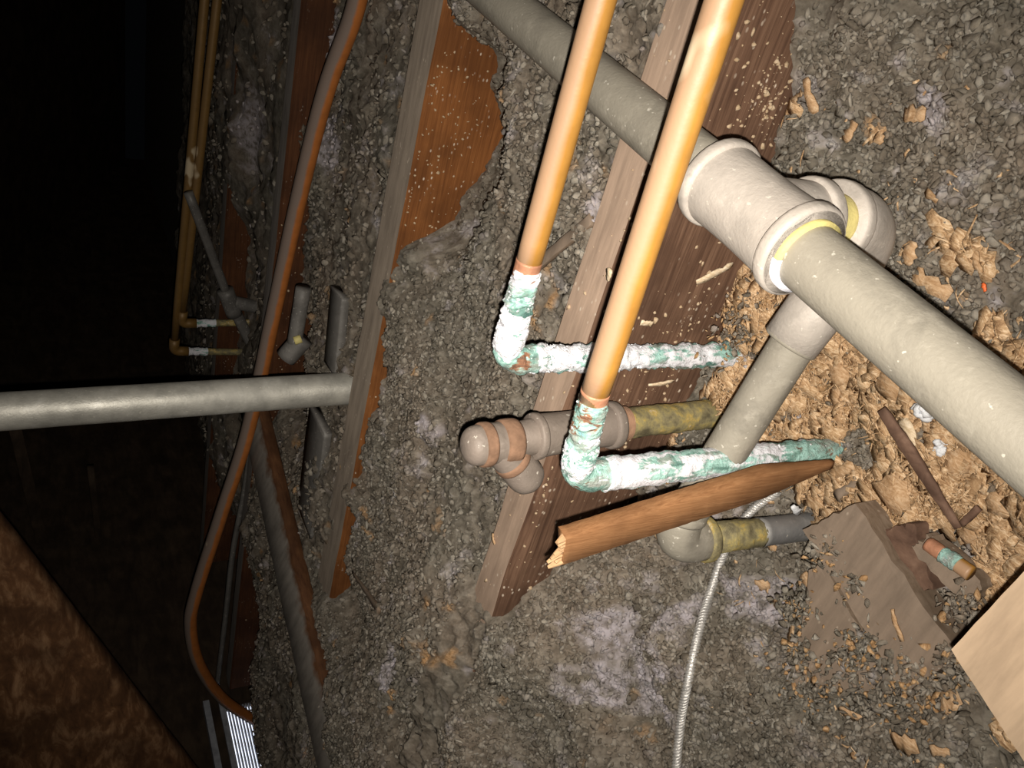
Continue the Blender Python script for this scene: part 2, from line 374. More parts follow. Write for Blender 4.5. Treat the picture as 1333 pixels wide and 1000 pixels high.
ICO = np.array([(-1, _ph, 0), (1, _ph, 0), (-1, -_ph, 0), (1, -_ph, 0), (0, -1, _ph), (0, 1, _ph), (0, -1, -_ph), (0, 1, -_ph), (_ph, 0, -1), (_ph, 0, 1), (-_ph, 0, -1), (-_ph, 0, 1)]) / 1.902
ICF = np.array([(0, 11, 5), (0, 5, 1), (0, 1, 7), (0, 7, 10), (0, 10, 11), (1, 5, 9), (5, 11, 4), (11, 10, 2), (10, 7, 6), (7, 1, 8), (3, 9, 4), (3, 4, 2), (3, 2, 6), (3, 6, 8), (3, 8, 9), (4, 9, 5), (2, 4, 11), (6, 2, 10), (8, 6, 7), (9, 8, 1)])
def rots(n):
    q = rng.normal(size=(n, 4)); q /= np.linalg.norm(q, axis=1)[:, None]; a, b, c, d = q.T
    return np.stack([np.stack([1 - 2 * (c * c + d * d), 2 * (b * c - a * d), 2 * (b * d + a * c)], -1),
                     np.stack([2 * (b * c + a * d), 1 - 2 * (b * b + d * d), 2 * (c * d - a * b)], -1),
                     np.stack([2 * (b * d - a * c), 2 * (c * d + a * b), 1 - 2 * (b * b + c * c)], -1)], 1)
def blobs(P, size, aniso=.45, rough=.25, flat_=1):
    P = np.asarray(P, float); n = len(P); size = np.broadcast_to(size, (n,))
    V = ICO[None] * (1 + rng.normal(size=(n, 12, 1)) * rough)
    sc3 = size[:, None] * (1 + (rng.random((n, 3)) - .5) * 2 * aniso)
    if flat_ != 1: sc3[:, 2] *= flat_
    V = V * sc3[:, None, :]
    V = np.einsum('nij,nkj->nki', rots(n), V) + P[:, None]
    F = ICF[None] + (np.arange(n) * 12)[:, None, None]
    return V.reshape(-1, 3), F.reshape(-1, 3)

# ------------------------------------------------------------------ setting: ceiling below, roof deck, gable
def quadbox(P, th, n):
    P = np.asarray(P, float); n = nrm(n) * th
    V = np.concatenate([P, P + n]); return V, [(0, 1, 2, 3), (7, 6, 5, 4), (0, 4, 5, 1), (1, 5, 6, 2), (2, 6, 7, 3), (3, 7, 4, 0)]
V, F = quadbox([(-1, -1, -.20), (5, -1, -.20), (5, 4.2, -.20), (-1, 4.2, -.20)], .012, (0, 0, -1))
o = obj('floor', V, F, M['gyp'], smooth=False); o['kind'] = 'structure'; o['label'] = 'ceiling board under the joists and insulation'
# sloping roof deck down to the eave beyond the far joists
V, F = quadbox([(5.0, -1, -.1), (5.0, 4.2, -.1), (-.6, 4.2, 2.3), (-.6, -1, 2.3)], .02, (.3, 0, 1))
o = obj('ceiling', V, F, M['deck'], smooth=False); o['kind'] = 'structure'
# gable end: boards around the vent opening
vc = on((322, 985), 1, 2.0); vz0, vz1 = vc[2] - .05, vc[2] + .030; vx0, vx1 = vc[0] - .5, vc[0] + .15
def gbox(x0, x1, z0, z1, y0=2.0, y1=2.02):
    return quadbox([(x0, y0, z0), (x1, y0, z0), (x1, y0, z1), (x0, y0, z1)], y1 - y0, (0, 1, 0))
V, F = join(gbox(-1, vx0, -.2, 2.4), gbox(vx1, 5, -.2, 2.4), gbox(vx0, vx1, vz1, 2.4), gbox(vx0, vx1, -.2, vz0))
o = obj('wall_gable', V, F, M['deck'], smooth=False); o['kind'] = 'structure'

# ------------------------------------------------------------------ joists
def crumbs_on(pts, size, name, mat, parent, lab=None):
    V, F = blobs(pts, size); o = obj(name, V, F, mat, parent); o['kind'] = 'stuff'; return o
def joist(x0, x1, y0, y1, mat, label, depth=.185, wane=0, group=None):
    n = int((y1 - y0) / .012); V = []; F = []
    ys = np.linspace(y0, y1, n + 1)
    for y in ys:
        e = (vnoise(y, 3.1 + x0, .03, 1) - .5) * .0022; e2 = (vnoise(y, 7.1 + x0, .05, 2) - .5) * .003
        wn = .003 + (wane * (.3 + .7 * float(vnoise(y, x0 * 9, .07, 3))) if wane else 0)
        V += [(x0 + e2, y, -.0015 - wn * .9), (x0 + wn + e2, y, -.0006), (x0 + .5 * (x1 - x0), y, 0), (x1 - .002 + e, y, 0), (x1 + e, y, -.002), (x1 + e * .4, y, -depth), (x0 + e2 * .3, y, -depth), (x0 + e2 * .3, y, -depth * .5)]
    for i in range(n):
        for j in range(8): F.append((i * 8 + j, i * 8 + (j + 1) % 8, (i + 1) * 8 + (j + 1) % 8, (i + 1) * 8 + j))
    F.append(tuple(range(8))[::-1]); F.append(tuple(range(n * 8, n * 8 + 8)))
    o = obj('ceiling_joist', V, F, mat, smooth=False, loc=((x0 + x1) / 2, y0, -depth)); tag(o, label, 'joist', group)
    return o
J1 = joist(.397, .440, -.5, .9, M['joist'], 'nearest dust-topped brown joist behind the corroded copper elbows', wane=.006)
J2 = joist(.757, .818, -.6, 1.6, M['joist2'], 'joist with bare orange-brown wood showing left of the green-crusted copper elbow', wane=.004)
J3 = joist(1.240, 1.282, -.6, 1.80, M['joist3'], 'dim far joist crossing behind the dusty bent copper tube')
J4 = joist(1.650, 1.692, -.6, 1.80, M['joist3'], 'farthest dark joist beyond the small pair of copper elbows')
def face_pts(n, x, y0, y1, z0, z1, thr):
    y = rng.uniform(y0, y1, n); z = rng.uniform(z0, z1, n)
    keep = (vnoise(y, z + 4, .03, 2) + (rng.random(n) - .5) * .5 > thr) & (z > H(np.full(n, x - .01), y))
    return np.stack([np.full(n, x), y, z], 1)[keep]
def clus(n, x, y, z, sy, sz):
    return np.stack([np.full(n, x), rng.normal(y, sy, n), np.minimum(rng.normal(z, sz, n), -.004)], 1)
P = np.concatenate([face_pts(260, .397, .0, .5, -.11, -.004, .55), clus(130, .397, .25, -.08, .035, .012), clus(150, .397, .36, -.05, .05, .025), clus(240, .397, .10, -.07, .025, .014),
                    clus(60, .397, .4, -.02, .05, .02), np.stack([rng.uniform(.4, .437, 60), rng.uniform(.03, .55, 60), np.zeros(60)], 1)])
crumbs_on(P, .0003 + .0017 * rng.random(len(P)) ** 3, 'dust_crumbs', M['palechip'], J1)
P = np.concatenate([face_pts(240, .757, .1, .9, -.08, -.004, .5), clus(60, .757, .22, -.04, .06, .02), clus(50, .757, .33, -.02, .06, .02)])
crumbs_on(P, rng.uniform(.0006, .0016, len(P)), 'dust_crumbs', M['palechip'], J2)
P = clus(70, 1.24, .9, -.03, .25, .02); crumbs_on(P, rng.uniform(.0008, .002, len(P)), 'dust_crumbs', M['palechip'], J3)

# ------------------------------------------------------------------ insulation bed (uncountable)
def bed(x0, x1, y0, y1, st):
    nx = int((x1 - x0) / st) + 1; ny = int((y1 - y0) / st) + 1
    X, Y = np.meshgrid(np.linspace(x0, x1, nx), np.linspace(y0, y1, ny))
    sh = (rng.random(X.shape) - .5) * st * .3
    Z = H(X, Y) + clumps(X, Y) - .003
    V = np.stack([X + sh, Y, Z], -1).reshape(-1, 3)
    i = np.arange(nx * ny).reshape(ny, nx)
    F = np.stack([i[:-1, :-1], i[:-1, 1:], i[1:, 1:], i[1:, :-1]], -1).reshape(-1, 4)
    return V, F, debris_mask(X, Y).ravel(), pale_mask(X, Y).ravel(), clumps(X, Y, True).ravel()
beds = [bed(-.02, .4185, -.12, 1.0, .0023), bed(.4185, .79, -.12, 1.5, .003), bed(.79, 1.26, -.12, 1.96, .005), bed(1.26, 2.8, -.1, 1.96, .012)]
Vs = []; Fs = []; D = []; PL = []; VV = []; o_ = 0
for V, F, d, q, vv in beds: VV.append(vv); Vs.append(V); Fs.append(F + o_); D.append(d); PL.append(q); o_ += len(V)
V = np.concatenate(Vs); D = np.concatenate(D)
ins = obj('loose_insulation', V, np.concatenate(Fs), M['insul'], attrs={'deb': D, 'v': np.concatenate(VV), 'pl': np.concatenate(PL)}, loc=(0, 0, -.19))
tag(ins, 'grey brown loose-fill cellulose insulation heaped between the joists', 'insulation', kind='stuff')
def scatter_pts(n, x0, x1, y0, y1):
    x = rng.uniform(x0, x1, n); y = rng.uniform(y0, y1, n)
    k_ = (vnoise(x, y, .05, 5) + (rng.random(n) - .5) * .6) > .30
    x = x[k_]; y = y[k_]
    z = H(x, y) + clumps(x, y) - .0028
    jm = ((x > .392) & (x < .445) & (z < .0)) | ((x > .75) & (x < .822) & (z < .0))
    x, y, z = x[~jm], y[~jm], z[~jm]
    return np.stack([x, y, z], 1)
def lumps(n, box, s0, s1):
    P = scatter_pts(n, *box); s = rng.uniform(s0, s1, len(P)) * (1 + .35 * (rng.random(len(P)) > .93)); V, F = blobs(P, s, .5, .2, .62)
    pl = np.repeat(pale_mask(P[:, 0], P[:, 1]), 12)
    v = np.repeat(rng.random(len(P)), 12); d = np.repeat(debris_mask(P[:, 0], P[:, 1]) * (rng.random(len(P)) > .25), 12)
    return V, F, v, d, pl
sets = [lumps(66000, (.02, .395, -.1, .8), .0012, .0031), lumps(26000, (.44, .755, -.1, 1.2), .0014, .0036), lumps(9000, (.82, 1.24, -.05, 1.85), .002, .005), lumps(2500, (1.28, 2.2, 0, 1.85), .003, .007)]
Vs = []; Fs = []; A = []; D = []; PL = []; o_ = 0
for V, F, v, d, pl in sets: PL.append(pl); Vs.append(V); Fs.append(F + o_); A.append(v); D.append(d); o_ += len(V)
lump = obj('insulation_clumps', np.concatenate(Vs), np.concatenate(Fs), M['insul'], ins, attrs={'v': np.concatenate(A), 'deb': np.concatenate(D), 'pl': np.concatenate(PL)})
lump['kind'] = 'stuff'

# ------------------------------------------------------------------ main galvanized run with tee, branch, riser
RM = .0165
pA = on((650, 0), 2, .0167); pB = on((1333, 568), 2, .0167)
dm = nrm(pA - pB); yt = None
tc = on((992, 268), 2, .0167)                   # centre of the tee
tc = pB + dm * np.dot(tc - pB, dm)
t = thing('galvanized_pipe_run', 'thick dusty grey galvanized pipe with a pale tee, crossing diagonally over the joists', 'pipe', (tc[0], tc[1], -.15))
tl = .037
V, F = tube(line(tc + dm * (tl - .008), pA + dm * .5, 30), RM, 40); obj('pipe', V, F, M['galv'], t)
V, F = tube(line(pB - dm * .25, tc - dm * (tl - .008), 30), RM, 40); obj('pipe', V, F, M['galv'], t)
ts = np.linspace(-1, 1, 25)
br = .0215
pts = [tc + dm * tl * q for q in ts]
rad = [br + .0012 * abs(q) ** 2 for q in ts]
tee = tube(pts, rad, 48)
ddn = nrm(on((1133, 288), 0, tc[0] + .004) - tc)                # branch leaves the tee downwards
ddn = nrm(ddn - dm * np.dot(ddn, dm))
be = tc + ddn * .040
neck = tube([tc + ddn * q for q in np.linspace(0.005, .040, 14)], [.0195 + .0000 * q for q in range(14)], 40)
V, F = join(tee, neck); fit = obj('tee_fitting', V, F, M['tee'], t)
for sgn in (1, -1):
    V, F = ring(tc + dm * sgn * (tl - .004), dm, .0246, .008); obj('collar', V, F, M['tee'], fit)
V, F = ring(be - ddn * .003, ddn, .0222, .009); obj('collar', V, F, M['tee'], fit)
V, F = tube(line(tc - dm * (tl - .001), tc - dm * (tl + .003), 3), .0186, 40); obj('sealant_ring', V, F, M['yellow'], t)
# white tape seen on the side towards the lens' left
V, F = tube([tc - dm * (tl + q) for q in (-.001, .0034, .0036)], [.0195, .0195, .0160], 60, caps=False)
V2 = []; Fq = [f for f in F if len(f) == 4]
cc = tc - dm * (tl + .002)
sidev = nrm(np.cross(dm, [0, 0, 1])); 
Fw = [f for f in Fq if (np.dot(V[list(f)].mean(0) - cc, [.25, .97, 0]) > .002)]
obj('thread_tape', V, Fw, M['whitetape'], t)
# elbow below, turning along the bay
eb = on((1150, 298), 0, tc[0] + ddn[0] * .075)
eb = tc + ddn * .083
q1 = on((1040, 440), 0, .298); q2 = on((905, 622), 0, .298)
dq = nrm(q2 - q1)
# branch line: passes q1,q2 ; corner point = along branch line nearest to eb
cor = q1 + dq * np.dot(eb - q1, dq) ; cor = .5 * (cor + eb)
V, F = tube(line(tc + ddn * .034, tc + ddn * .06, 6), .0150, 36); obj('nipple', V, F, M['yellow'], t)
arc = bend(be, cor, q1, .030, 18)
els = [arc[0] - nrm(arc[1] - arc[0]) * .010] + arc + [arc[-1] + dq * q for q in (.01, .03, .05)]
V, F = tube(els, [.0205] + [.0212 - .0002 * i for i in range(18)] + [.0180, .0175, .0172], 40)
el = obj('elbow_fitting', V, F, M['tee'], t)
V, F = ring(arc[0] - nrm(arc[1] - arc[0]) * .007, arc[1] - arc[0], .0228, .009); obj('collar', V, F, M['tee'], el)
V, F = ring(arc[-1] + dq * .050, dq, .0172, .004); obj('collar', V, F, M['galv'], el)
ec = on((876, 707), 0, .288)                     # lower elbow corner
r1 = on((1062, 684), 0, .278)                    # riser end down in the debris
V, F = tube(line(arc[-1] + dq * .03, ec - nrm(ec - q2) * .012, 30), .0137, 36); obj('pipe', V, F, M['galv'], t)
arc2 = bend(q2, ec, r1, .017, 14); dr = nrm(r1 - ec)
V, F = tube([arc2[0] - nrm(ec - q2) * .008] + arc2 + [arc2[-1] + dr * .012], [.0155] + [.0150] * 14 + [.0145], 36); e2 = obj('elbow_fitting', V, F, M['galv'], t)
V, F = ring(arc2[-1] + dr * .010, dr, .0165, .007); obj('collar', V, F, M['brassy'], e2)
V, F = ring(arc2[0] - nrm(ec - q2) * .007, q2 - ec, .0168, .007); obj('collar', V, F, M['galv'], e2)
s0 = arc2[-1] + dr * .013
n_ = 60; V, F = tube(line(s0, s0 + dr * .016, n_), [.0108 + .0006 * math.sin(i * 1.25) for i in range(n_)], 32); obj('threaded_end', V, F, M['brassy'], t)
V, F = tube(line(s0 + dr * .016, s0 + dr * .045, 20), .0107, 32, .0012, .004); obj('pipe', V, F, M['brassy'], t)
V, F = tube(line(s0 + dr * .044, r1 + dr * .05, 20), .0105, 32, .0003, .01); obj('pipe', V, F, M['bare'], t)

# ------------------------------------------------------------------ second steel riser with stacked fittings
xC = .372
c = [on(p, 0, xC) for p in [(935, 538), (800, 553), (740, 562), (697, 568), (668, 573), (655, 576), (638, 578), (622, 581)]]
t = thing('steel_riser', 'corroded yellow and grey steel riser with rusty stacked fittings, ending over the nearest joist', 'pipe', (c[0][0], c[0][1], -.17))
d0 = nrm(c[1] - c[0])
V, F = tube(line(c[0] - d0 * .05, c[1], 50), .0112, 32, .0012, .006); obj('pipe', V, F, M['brassy'], t)
V, F = tube(line(c[1] - d0 * .010, c[1], 30), [.0122 + .0006 * math.sin(i * 1.3) for i in range(30)], 32); obj('threaded_end', V, F, M['rust'], t)
V, F = tube(line(c[1], c[3], 20), [.0155 - .001 * math.sin(i / 19 * math.pi) for i in range(20)], 36); f1 = obj('coupling', V, F, M['galvC'], t)
V, F = ring(c[1] + d0 * .003, d0, .0175, .008); obj('collar', V, F, M['galvC'], f1)
V, F = ring(c[3], d0, .0166, .006); obj('collar', V, F, M['galvC'], f1)
V, F = tube(line(c[3], c[4], 10), [.0130 - .0012 * i / 9 for i in range(10)], 32, .0005); obj('nipple', V, F, M['galvC'], t)
V, F = ring(c[4] * .5 + c[5] * .5, d0, .0158, .0125); obj('rusty_collar', V, F, M['rust'], t)
e = c[6] + d0 * .004
V, F = tube(line(c[5], e, 14), [.0140] * 14, 32, .0006); tb = obj('tee_fitting', V, F, M['galvC'], t)
V, F = ring(e, d0, .0155, .008); obj('rusty_collar', V, F, M['rust'], t)
ts = np.linspace(0, 1, 12); V, F = tube([e + d0 * (.003 + .013 * q) for q in ts], [.0138 * math.sqrt(max(.03, 1 - (q * .97) ** 3.2)) for q in ts], 32); obj('end_plug', V, F, M['galvC'], t)
b1 = on((695, 632), 0, xC - .012); b0 = c[5] * .5 + c[6] * .5; db = nrm(b1 - b0)
L = np.linalg.norm(b1 - b0); ts = np.linspace(0, 1, 18)
V, F = tube([b0 + db * L * q for q in ts], [.0125 if q < .35 else .0125 + .0010 * math.sin((q - .35) * 4) if q < .8 else .0132 * math.sqrt(max(.03, 1 - ((q - .8) / .205) ** 2)) for q in ts], 30, .0005); obj('side_outlet', V, F, M['galvC'], tb)
V, F = ring(b0 + db * L * .42, db, .0136, .006); obj('rusty_collar', V, F, M['rust'], t)

# ------------------------------------------------------------------ copper pipes with corroded elbows
def copper_drop(label, x, pe, pdown, pmid, ptop, r, cr, crmat, name, cbare, salt_n, xt=None, wr=(1.15, 1.1), cr0=.9):
    xt = x if xt is None else xt
    E = on(pe, 0, x); Dn = on(pdown, 0, x); Md = on(pmid, 0, x); Tp = on(ptop, 0, xt)
    du = nrm(Md - E); dd = nrm(Dn - E); dt = nrm(Tp - Md)
    t = thing('copper_pipe', label, 'pipe', (E[0], E[1], -.15))
    V, F = tube(line(Md - dt * .002, Tp + dt * .25, 20), r, 36); obj('clean_tube', V, F, M['copper'], t)
    V, F = tube(line(Md - du * .006, Md + dt * .006, 8), r * 1.012, 36); obj('heat_mark', V, F, M['heat'], t)
    # crusted upper length
    n = 90; P = line(Md, E + du * .020, n); V, F = tube(P, r * 1.08, 48, cr * 1.2, .006, 1)
    s = np.repeat(np.linspace(0, 1, n), 48); nv = vnoise(V[:, 2] * 1 + V[:, 0], V[:, 1], .008, 2)
    cvals = cbare(s) + (nv - .5) * .5; obj('corroded_tube', V, F, crmat, t, attrs={'c': cvals})
    # elbow
    arc = bend(E + du * .05, E, E + dd * .05, .0125, 30)
    P = [arc[0] + du * q for q in (.012, .008, .004, .001)] + arc + [arc[-1] + dd * q for q in (.001, .004, .008, .011)]
    V, F = tube(P, r * 1.2, 48, cr * .8, .006, 2)
    s = np.repeat(np.linspace(0, 1, len(P)), 48)
    obj('elbow', V, F, crmat, t, attrs={'c': .35 + .55 * np.exp(-((s - .08) / .25) ** 2) + (vnoise(V[:, 2], V[:, 1], .007, 1) - .5) * .5})
    # riser below
    n = 150; P = line(E + dd * .020, Dn + dd * .04, n); V, F = tube(P, [r * (wr[0] + (wr[1] - wr[0]) * q / (n - 1)) for q in range(n)], 48, cr * 1.3, .007, 3)
    s = np.repeat(np.linspace(0, 1, n), 48)
    cz = cr0 - .4 * s + (vnoise(V[:, 2] * .5, V[:, 1] * 2 + V[:, 0] * 2, .008, 2) - .5) * .9
    obj('corroded_riser', V, F, crmat, t, attrs={'c': cz})
    # salt lumps
    def surf(a, b, m, rr):
        q = rng.random(m)[:, None]; th = rng.random(m) * 2 * np.pi; ax = nrm(b - a); u = nrm(np.cross(ax, [.3, .5, .1])); v = np.cross(ax, u)
        return a + (b - a) * q + (np.cos(th)[:, None] * u + np.sin(th)[:, None] * v) * rr
    P = np.concatenate([surf(E + du * .010, E + du * .026, salt_n, r * 1.16), surf(E + dd * .012, E + dd * .05, int(salt_n * 1.5), r * 1.06), surf(E + du * .02, Md, salt_n // 8, r * 1.05), surf(E + dd * .03, Dn, salt_n // 2, r * 1.06)])
    V, F = blobs(P, rng.uniform(.0003, .0011, len(P)), .5, .3); o = obj('salt_growth', V, F, M['salt'], t); o['kind'] = 'stuff'
    return t
A = copper_drop('orange copper pipe with a white and blue crusted elbow, farther from the tee', .378, (657, 468), (992, 461), (686, 350), (780, 8), .0078, .0024, M['crust'], 'A',
            lambda s: np.where(s < .2, .85, np.where(s < .62, .5, .85)), 420, .372, (1.15, 1.1), 1.0)
B = copper_drop('clean orange copper pipe with green elbow, nearer the galvanized tee and crossing over it', .287, (748, 621), (1066, 588), (772, 520), (940, 8), .0079, .0013, M['crustB'], 'B',
            lambda s: np.where(s < .6, .30, .55), 240, None, (1.3, 1.1), .98)

# ------------------------------------------------------------------ grey vent pipe
a = on((-150, 546), 0, .845); b = on((450, 506), 0, .845); d = nrm(b - a)
V, F = tube(line(a - d * .3, b + d * .10, 40), [.0212] * 40, 40, .0003, .03)
o = obj('vent_pipe', V, F, M['vent']); tag(o, 'bare grey steel pipe rising behind the orange-brown joist', 'pipe')
# ------------------------------------------------------------------ dusty bent copper tube
def smooth_curve(P, n=120):
    P = np.asarray(P, float); k_ = len(P); tt = np.linspace(0, k_ - 1, n); out = []
    for q in tt:
        i = min(int(q), k_ - 2); f = q - i; p0 = P[max(i - 1, 0)]; p1 = P[i]; p2 = P[i + 1]; p3 = P[min(i + 2, k_ - 1)]
        out.append(.5 * ((2 * p1) + (-p0 + p2) * f + (2 * p0 - 5 * p1 + 4 * p2 - p3) * f * f + (-p0 + 3 * p1 - 3 * p2 + p3) * f ** 3))
    return np.array(out)
px = [(478, -60), (460, 20), (424, 120), (391, 250), (358, 400), (323, 560), (288, 670), (256, 770), (248, 815), (259, 865), (290, 910), (332, 938)]
xs = [1.0, 1.02, 1.05, 1.08, 1.10, 1.10, 1.10, 1.10, 1.10, 1.10, 1.11, 1.12]
P = smooth_curve([on(p, 0, x) for p, x in zip(px, xs)]); V, F = tube(P, .0115, 24)
o = obj('bent_copper_tube', V, F, M['bentcu']); tag(o, 'dust-covered copper tube that curves down toward the bright vent', 'pipe')
P = smooth_curve([on(p, 0, 1.3) for p in [(330, 560), (318, 640), (303, 720), (294, 800), (283, 890)]], 40); V, F = tube(P, .006, 14)
o = obj('thin_grey_conduit', V, F, M['farsteel']); tag(o, 'thin dim grey conduit right of the dusty bent copper tube', 'conduit')

# ------------------------------------------------------------------ small far copper pair
for (top, el_, end, lab) in [((268, -20), (226, 457), (345, 459), 'far copper pipe with the lower, larger elbow in the dark left background'),
                             ((285, -20), (236, 421), (345, 420), 'far copper pipe with the upper elbow in the dark left background')]:
    x = 1.60
    E, Tp, Dn = on(el_, 0, x), on(top, 0, x), on(end, 0, x); du = nrm(Tp - E); dd = nrm(Dn - E)
    t = thing('copper_pipe', lab, 'pipe', (E[0], E[1], -.1))
    V, F = tube(line(E + du * .03, Tp + du * .1, 10), .0082, 20); obj('tube', V, F, M['farcu'], t)
    arc = bend(E + du * .06, E, E + dd * .06, .014, 10); V, F = tube([arc[0] + du * .016] + arc + [arc[-1] + dd * .016], .0105, 20); obj('elbow', V, F, M['farcu'], t)
    P = line(E + dd * .025, E + dd * .07, 30); V, F = tube(P, .0085, 24, .0025, .006); obj('corroded_riser', V, F, M['crust'], t, attrs={'c': np.full(len(V), .75)})
    V, F = tube(line(E + dd * .07, Dn + dd * .02, 10), .0075, 20); obj('riser', V, F, M['brassy'], t)
# far steel fittings behind
P0, P1, P2, P3 = [on(p, 0, 1.58) for p in [(245, 250), (296, 385), (318, 425), (336, 462)]]
t = thing('far_steel_pipe', 'dim grey pipe with fittings crossing the small far copper pair', 'pipe', (P3[0], P3[1], -.1))
dd = nrm(P1 - P0)
V, F = tube(line(P0, P1, 10), .009, 18); obj('pipe', V, F, M['farsteel'], t)
V, F = tube(line(P1 - dd * .015, P1 + dd * .05, 6), .017, 20); obj('tee_fitting', V, F, M['farsteel'], t)
V, F = tube(line(P1, P3 + dd * .03, 6), .012, 18); obj('pipe', V, F, M['farsteel'], t)
V, F = tube(line(P3 - dd * .03, P3 + dd * .02, 6), .019, 20); obj('elbow_fitting', V, F, M['farsteel'], t)
P4 = on((345, 402), 0, 1.58); V, F = tube(line(P1 + dd * .015, P4, 6), .014, 18); obj('side_outlet', V, F, M['farsteel'], t)
P5 = on((336, 560), 0, 1.58); V, F = tube(line(P3, P5, 6), .010, 18); obj('pipe', V, F, M['farsteel'], t)
# vertical grey members near joist 2
P0, P1 = on((395, 375), 0, 1.0), on((382, 455), 0, 1.0)
t = thing('small_pipe_fitting', 'small dusty pipe stub with a yellowed fitting above the grey vent pipe', 'pipe', tuple(P1))
V, F = tube(line(P0, P1, 6), .0105, 18); obj('pipe', V, F, M['farsteel'], t)
V, F = tube(line(on((372, 466), 0, 1.0), on((395, 440), 0, 1.0), 6), .015, 20); obj('elbow_fitting', V, F, M['farsteel'], t)
V, F = tube(line(on((383, 444), 0, .985), on((392, 441), 0, .985), 4), .006, 14); obj('yellow_cap', V, F, M['yellow'], t)
V, F = board(on((437, 380), 2, .0), on((428, 480), 2, .0), np.array([1., 0, 0]), None, .05, .012)
o = obj('grey_strip', V, F, M['farsteel']); tag(o, 'dusty grey strip lying on insulation above the grey vent pipe', 'strip')
V, F = board(on((412, 545), 2, .004), on((395, 680), 2, .004), np.array([1., 0, 0]), None, .08, .012)
o = obj('grey_strip', V, F, M['farsteel']); tag(o, 'dusty grey strip lying on insulation below the grey vent pipe', 'strip')

# ------------------------------------------------------------------ diagonal brace, rafters, posts
p0, p1 = on((334, 580), 2, .035), on((430, 1010), 2, .035); dz = nrm(p1 - p0); sd = nrm(np.cross(dz, [0, 0, 1]))
q0 = on((320, 560), 2, .03)
rt = MW[:, 0]; bk = MW[:, 2]; nn_ = nrm(bk * .75 - rt * .66); sd = np.cross(dz, nn_)
V, F = board(p0 - dz * .1, p1 + dz * .5, sd, nn_, .062, .022, 40, .0006, .003)
o = obj('brace_board', V, F, M['web']); tag(o, 'grey-topped diagonal brace with a brown edge, beside the bright vent', 'board')
A0 = at((-80, 590), .95); A1 = at((250, 1010), 1.35); B0_ = at((-250, 720), .95)
dr_ = nrm(A1 - A0); sd = B0_ - A0; sd = nrm(sd - dr_ * np.dot(sd, dr_)); toc = nrm(np.cross(dr_, sd)); 
if np.dot(toc, CAM - A0) < 0: toc = -toc
V, F = board(A0 + sd * .11 - dr_ * .4, A1 + sd * .11 + dr_ * .3, sd, toc, .22, .04, 30, .001, .006)
o = obj('rafter', V, F, M['rafter']); tag(o, 'dark brown rafter filling the bottom left corner', 'rafter')
for (pa, pb, x, wd, lab) in [((20, 560), (75, 790), 2.0, .03, 'dim brown strut left of the thin pale struts, below the vent pipe'), ((118, 610), (147, 870), 2.0, .018, 'dim thin strut in the middle of the dark lower left'),
                             ((170, 690), (205, 950), 2.1, .018, 'dim thin strut nearest the bright vent in the dark lower left')]:
    a, b = on(pa, 0, x), on(pb, 0, x); sd = nrm(np.cross(b - a, CAM - a))
    V, F = board(a, b + nrm(b - a) * .05, sd, nrm(CAM - a), wd, wd, 8, .001)
    o = obj('strut', V, F, M['deck']); tag(o, lab, 'strut')

# ------------------------------------------------------------------ bright louvred vent in the gable
t = thing('louvre_vent', 'small louvred vent with white daylight behind, bottom left', 'vent', (vc[0], 2.0, vz0))
V, F = quadbox([(vx0 - .02, 2.05, vz0 - .02), (vx1 + .02, 2.05, vz0 - .02), (vx1 + .02, 2.05, vz1 + .02), (vx0 - .02, 2.05, vz1 + .02)], .004, (0, 1, 0)); obj('daylight_panel', V, F, M['day'], t, smooth=False)
V, F = join(gbox(vx0 - .02, vx1 + .02, vz1, vz1 + .012, 1.99, 2.0), gbox(vx0 - .02, vx1 + .02, vz1 + .035, vz1 + .05, 1.98, 2.0)); obj('frame', V, F, M['frame'], t, smooth=False)
ns = 11
for i in range(ns):
    z = vz0 + (i + .5) / ns * (vz1 - vz0); V, F = gbox(vx0, vx1, z - .0013, z + .0013, 2.003, 2.018); obj('slat', V, F, M['slat'], t, smooth=False)

# ------------------------------------------------------------------ boards in the pit, beige board
def slab(name, px, z, th, mat, label, cat='board', tilt=None, sub=10, jit=.0015):
    P = [on(p, 2, z) if np.isscalar(z) else on(p, 2, zz) for p, zz in zip(px, z if not np.isscalar(z) else [z] * 4)]
    P = np.array(P); V = []; F = []
    for i in range(sub + 1):
        for j in range(sub + 1):
            u, v = i / sub, j / sub; q = (P[0] * (1 - u) + P[1] * u) * (1 - v) + (P[3] * (1 - u) + P[2] * u) * v
            if i in (0, sub) or j in (0, sub): q = q + (rng.random(3) - .5) * jit * 2 * np.array([1, 1, .2])
            V.append(q)
    n = (sub + 1) ** 2; V = np.array(V); V = np.concatenate([V, V - [0, 0, th]]); g = lambda i, j: i * (sub + 1) + j
    for i in range(sub):
        for j in range(sub):
            F.append((g(i, j), g(i + 1, j), g(i + 1, j + 1), g(i, j + 1))); F.append(tuple(n + q for q in (g(i, j + 1), g(i + 1, j + 1), g(i + 1, j), g(i, j))))
    for i in range(sub):
        for a, b in ((g(i, 0), g(i + 1, 0)), (g(i + 1, sub), g(i, sub)), (g(0, i + 1), g(0, i)), (g(sub, i), g(sub, i + 1))): F.append((b, a, n + a, n + b))
    o = obj(name, V, F, mat, smooth=False); tag(o, label, cat); return o
slab('plank', [(1045, 690), (1112, 655), (1245, 850), (1178, 905)], -.112, .02, M['plate'], 'dusty grey-brown plank running from the lower steel riser toward the beige board')
slab('plank', [(1052, 745), (1072, 735), (1165, 905), (1030, 895)], -.118, .015, M['plate'], 'dusty brown wood piece partly buried left of the grey-brown plank')
slab('plank', [(1150, 690), (1190, 680), (1215, 770), (1180, 770)], -.120, .012, M['darkstick'], 'dark brown wood scrap between shredded fibre and grey-brown plank')
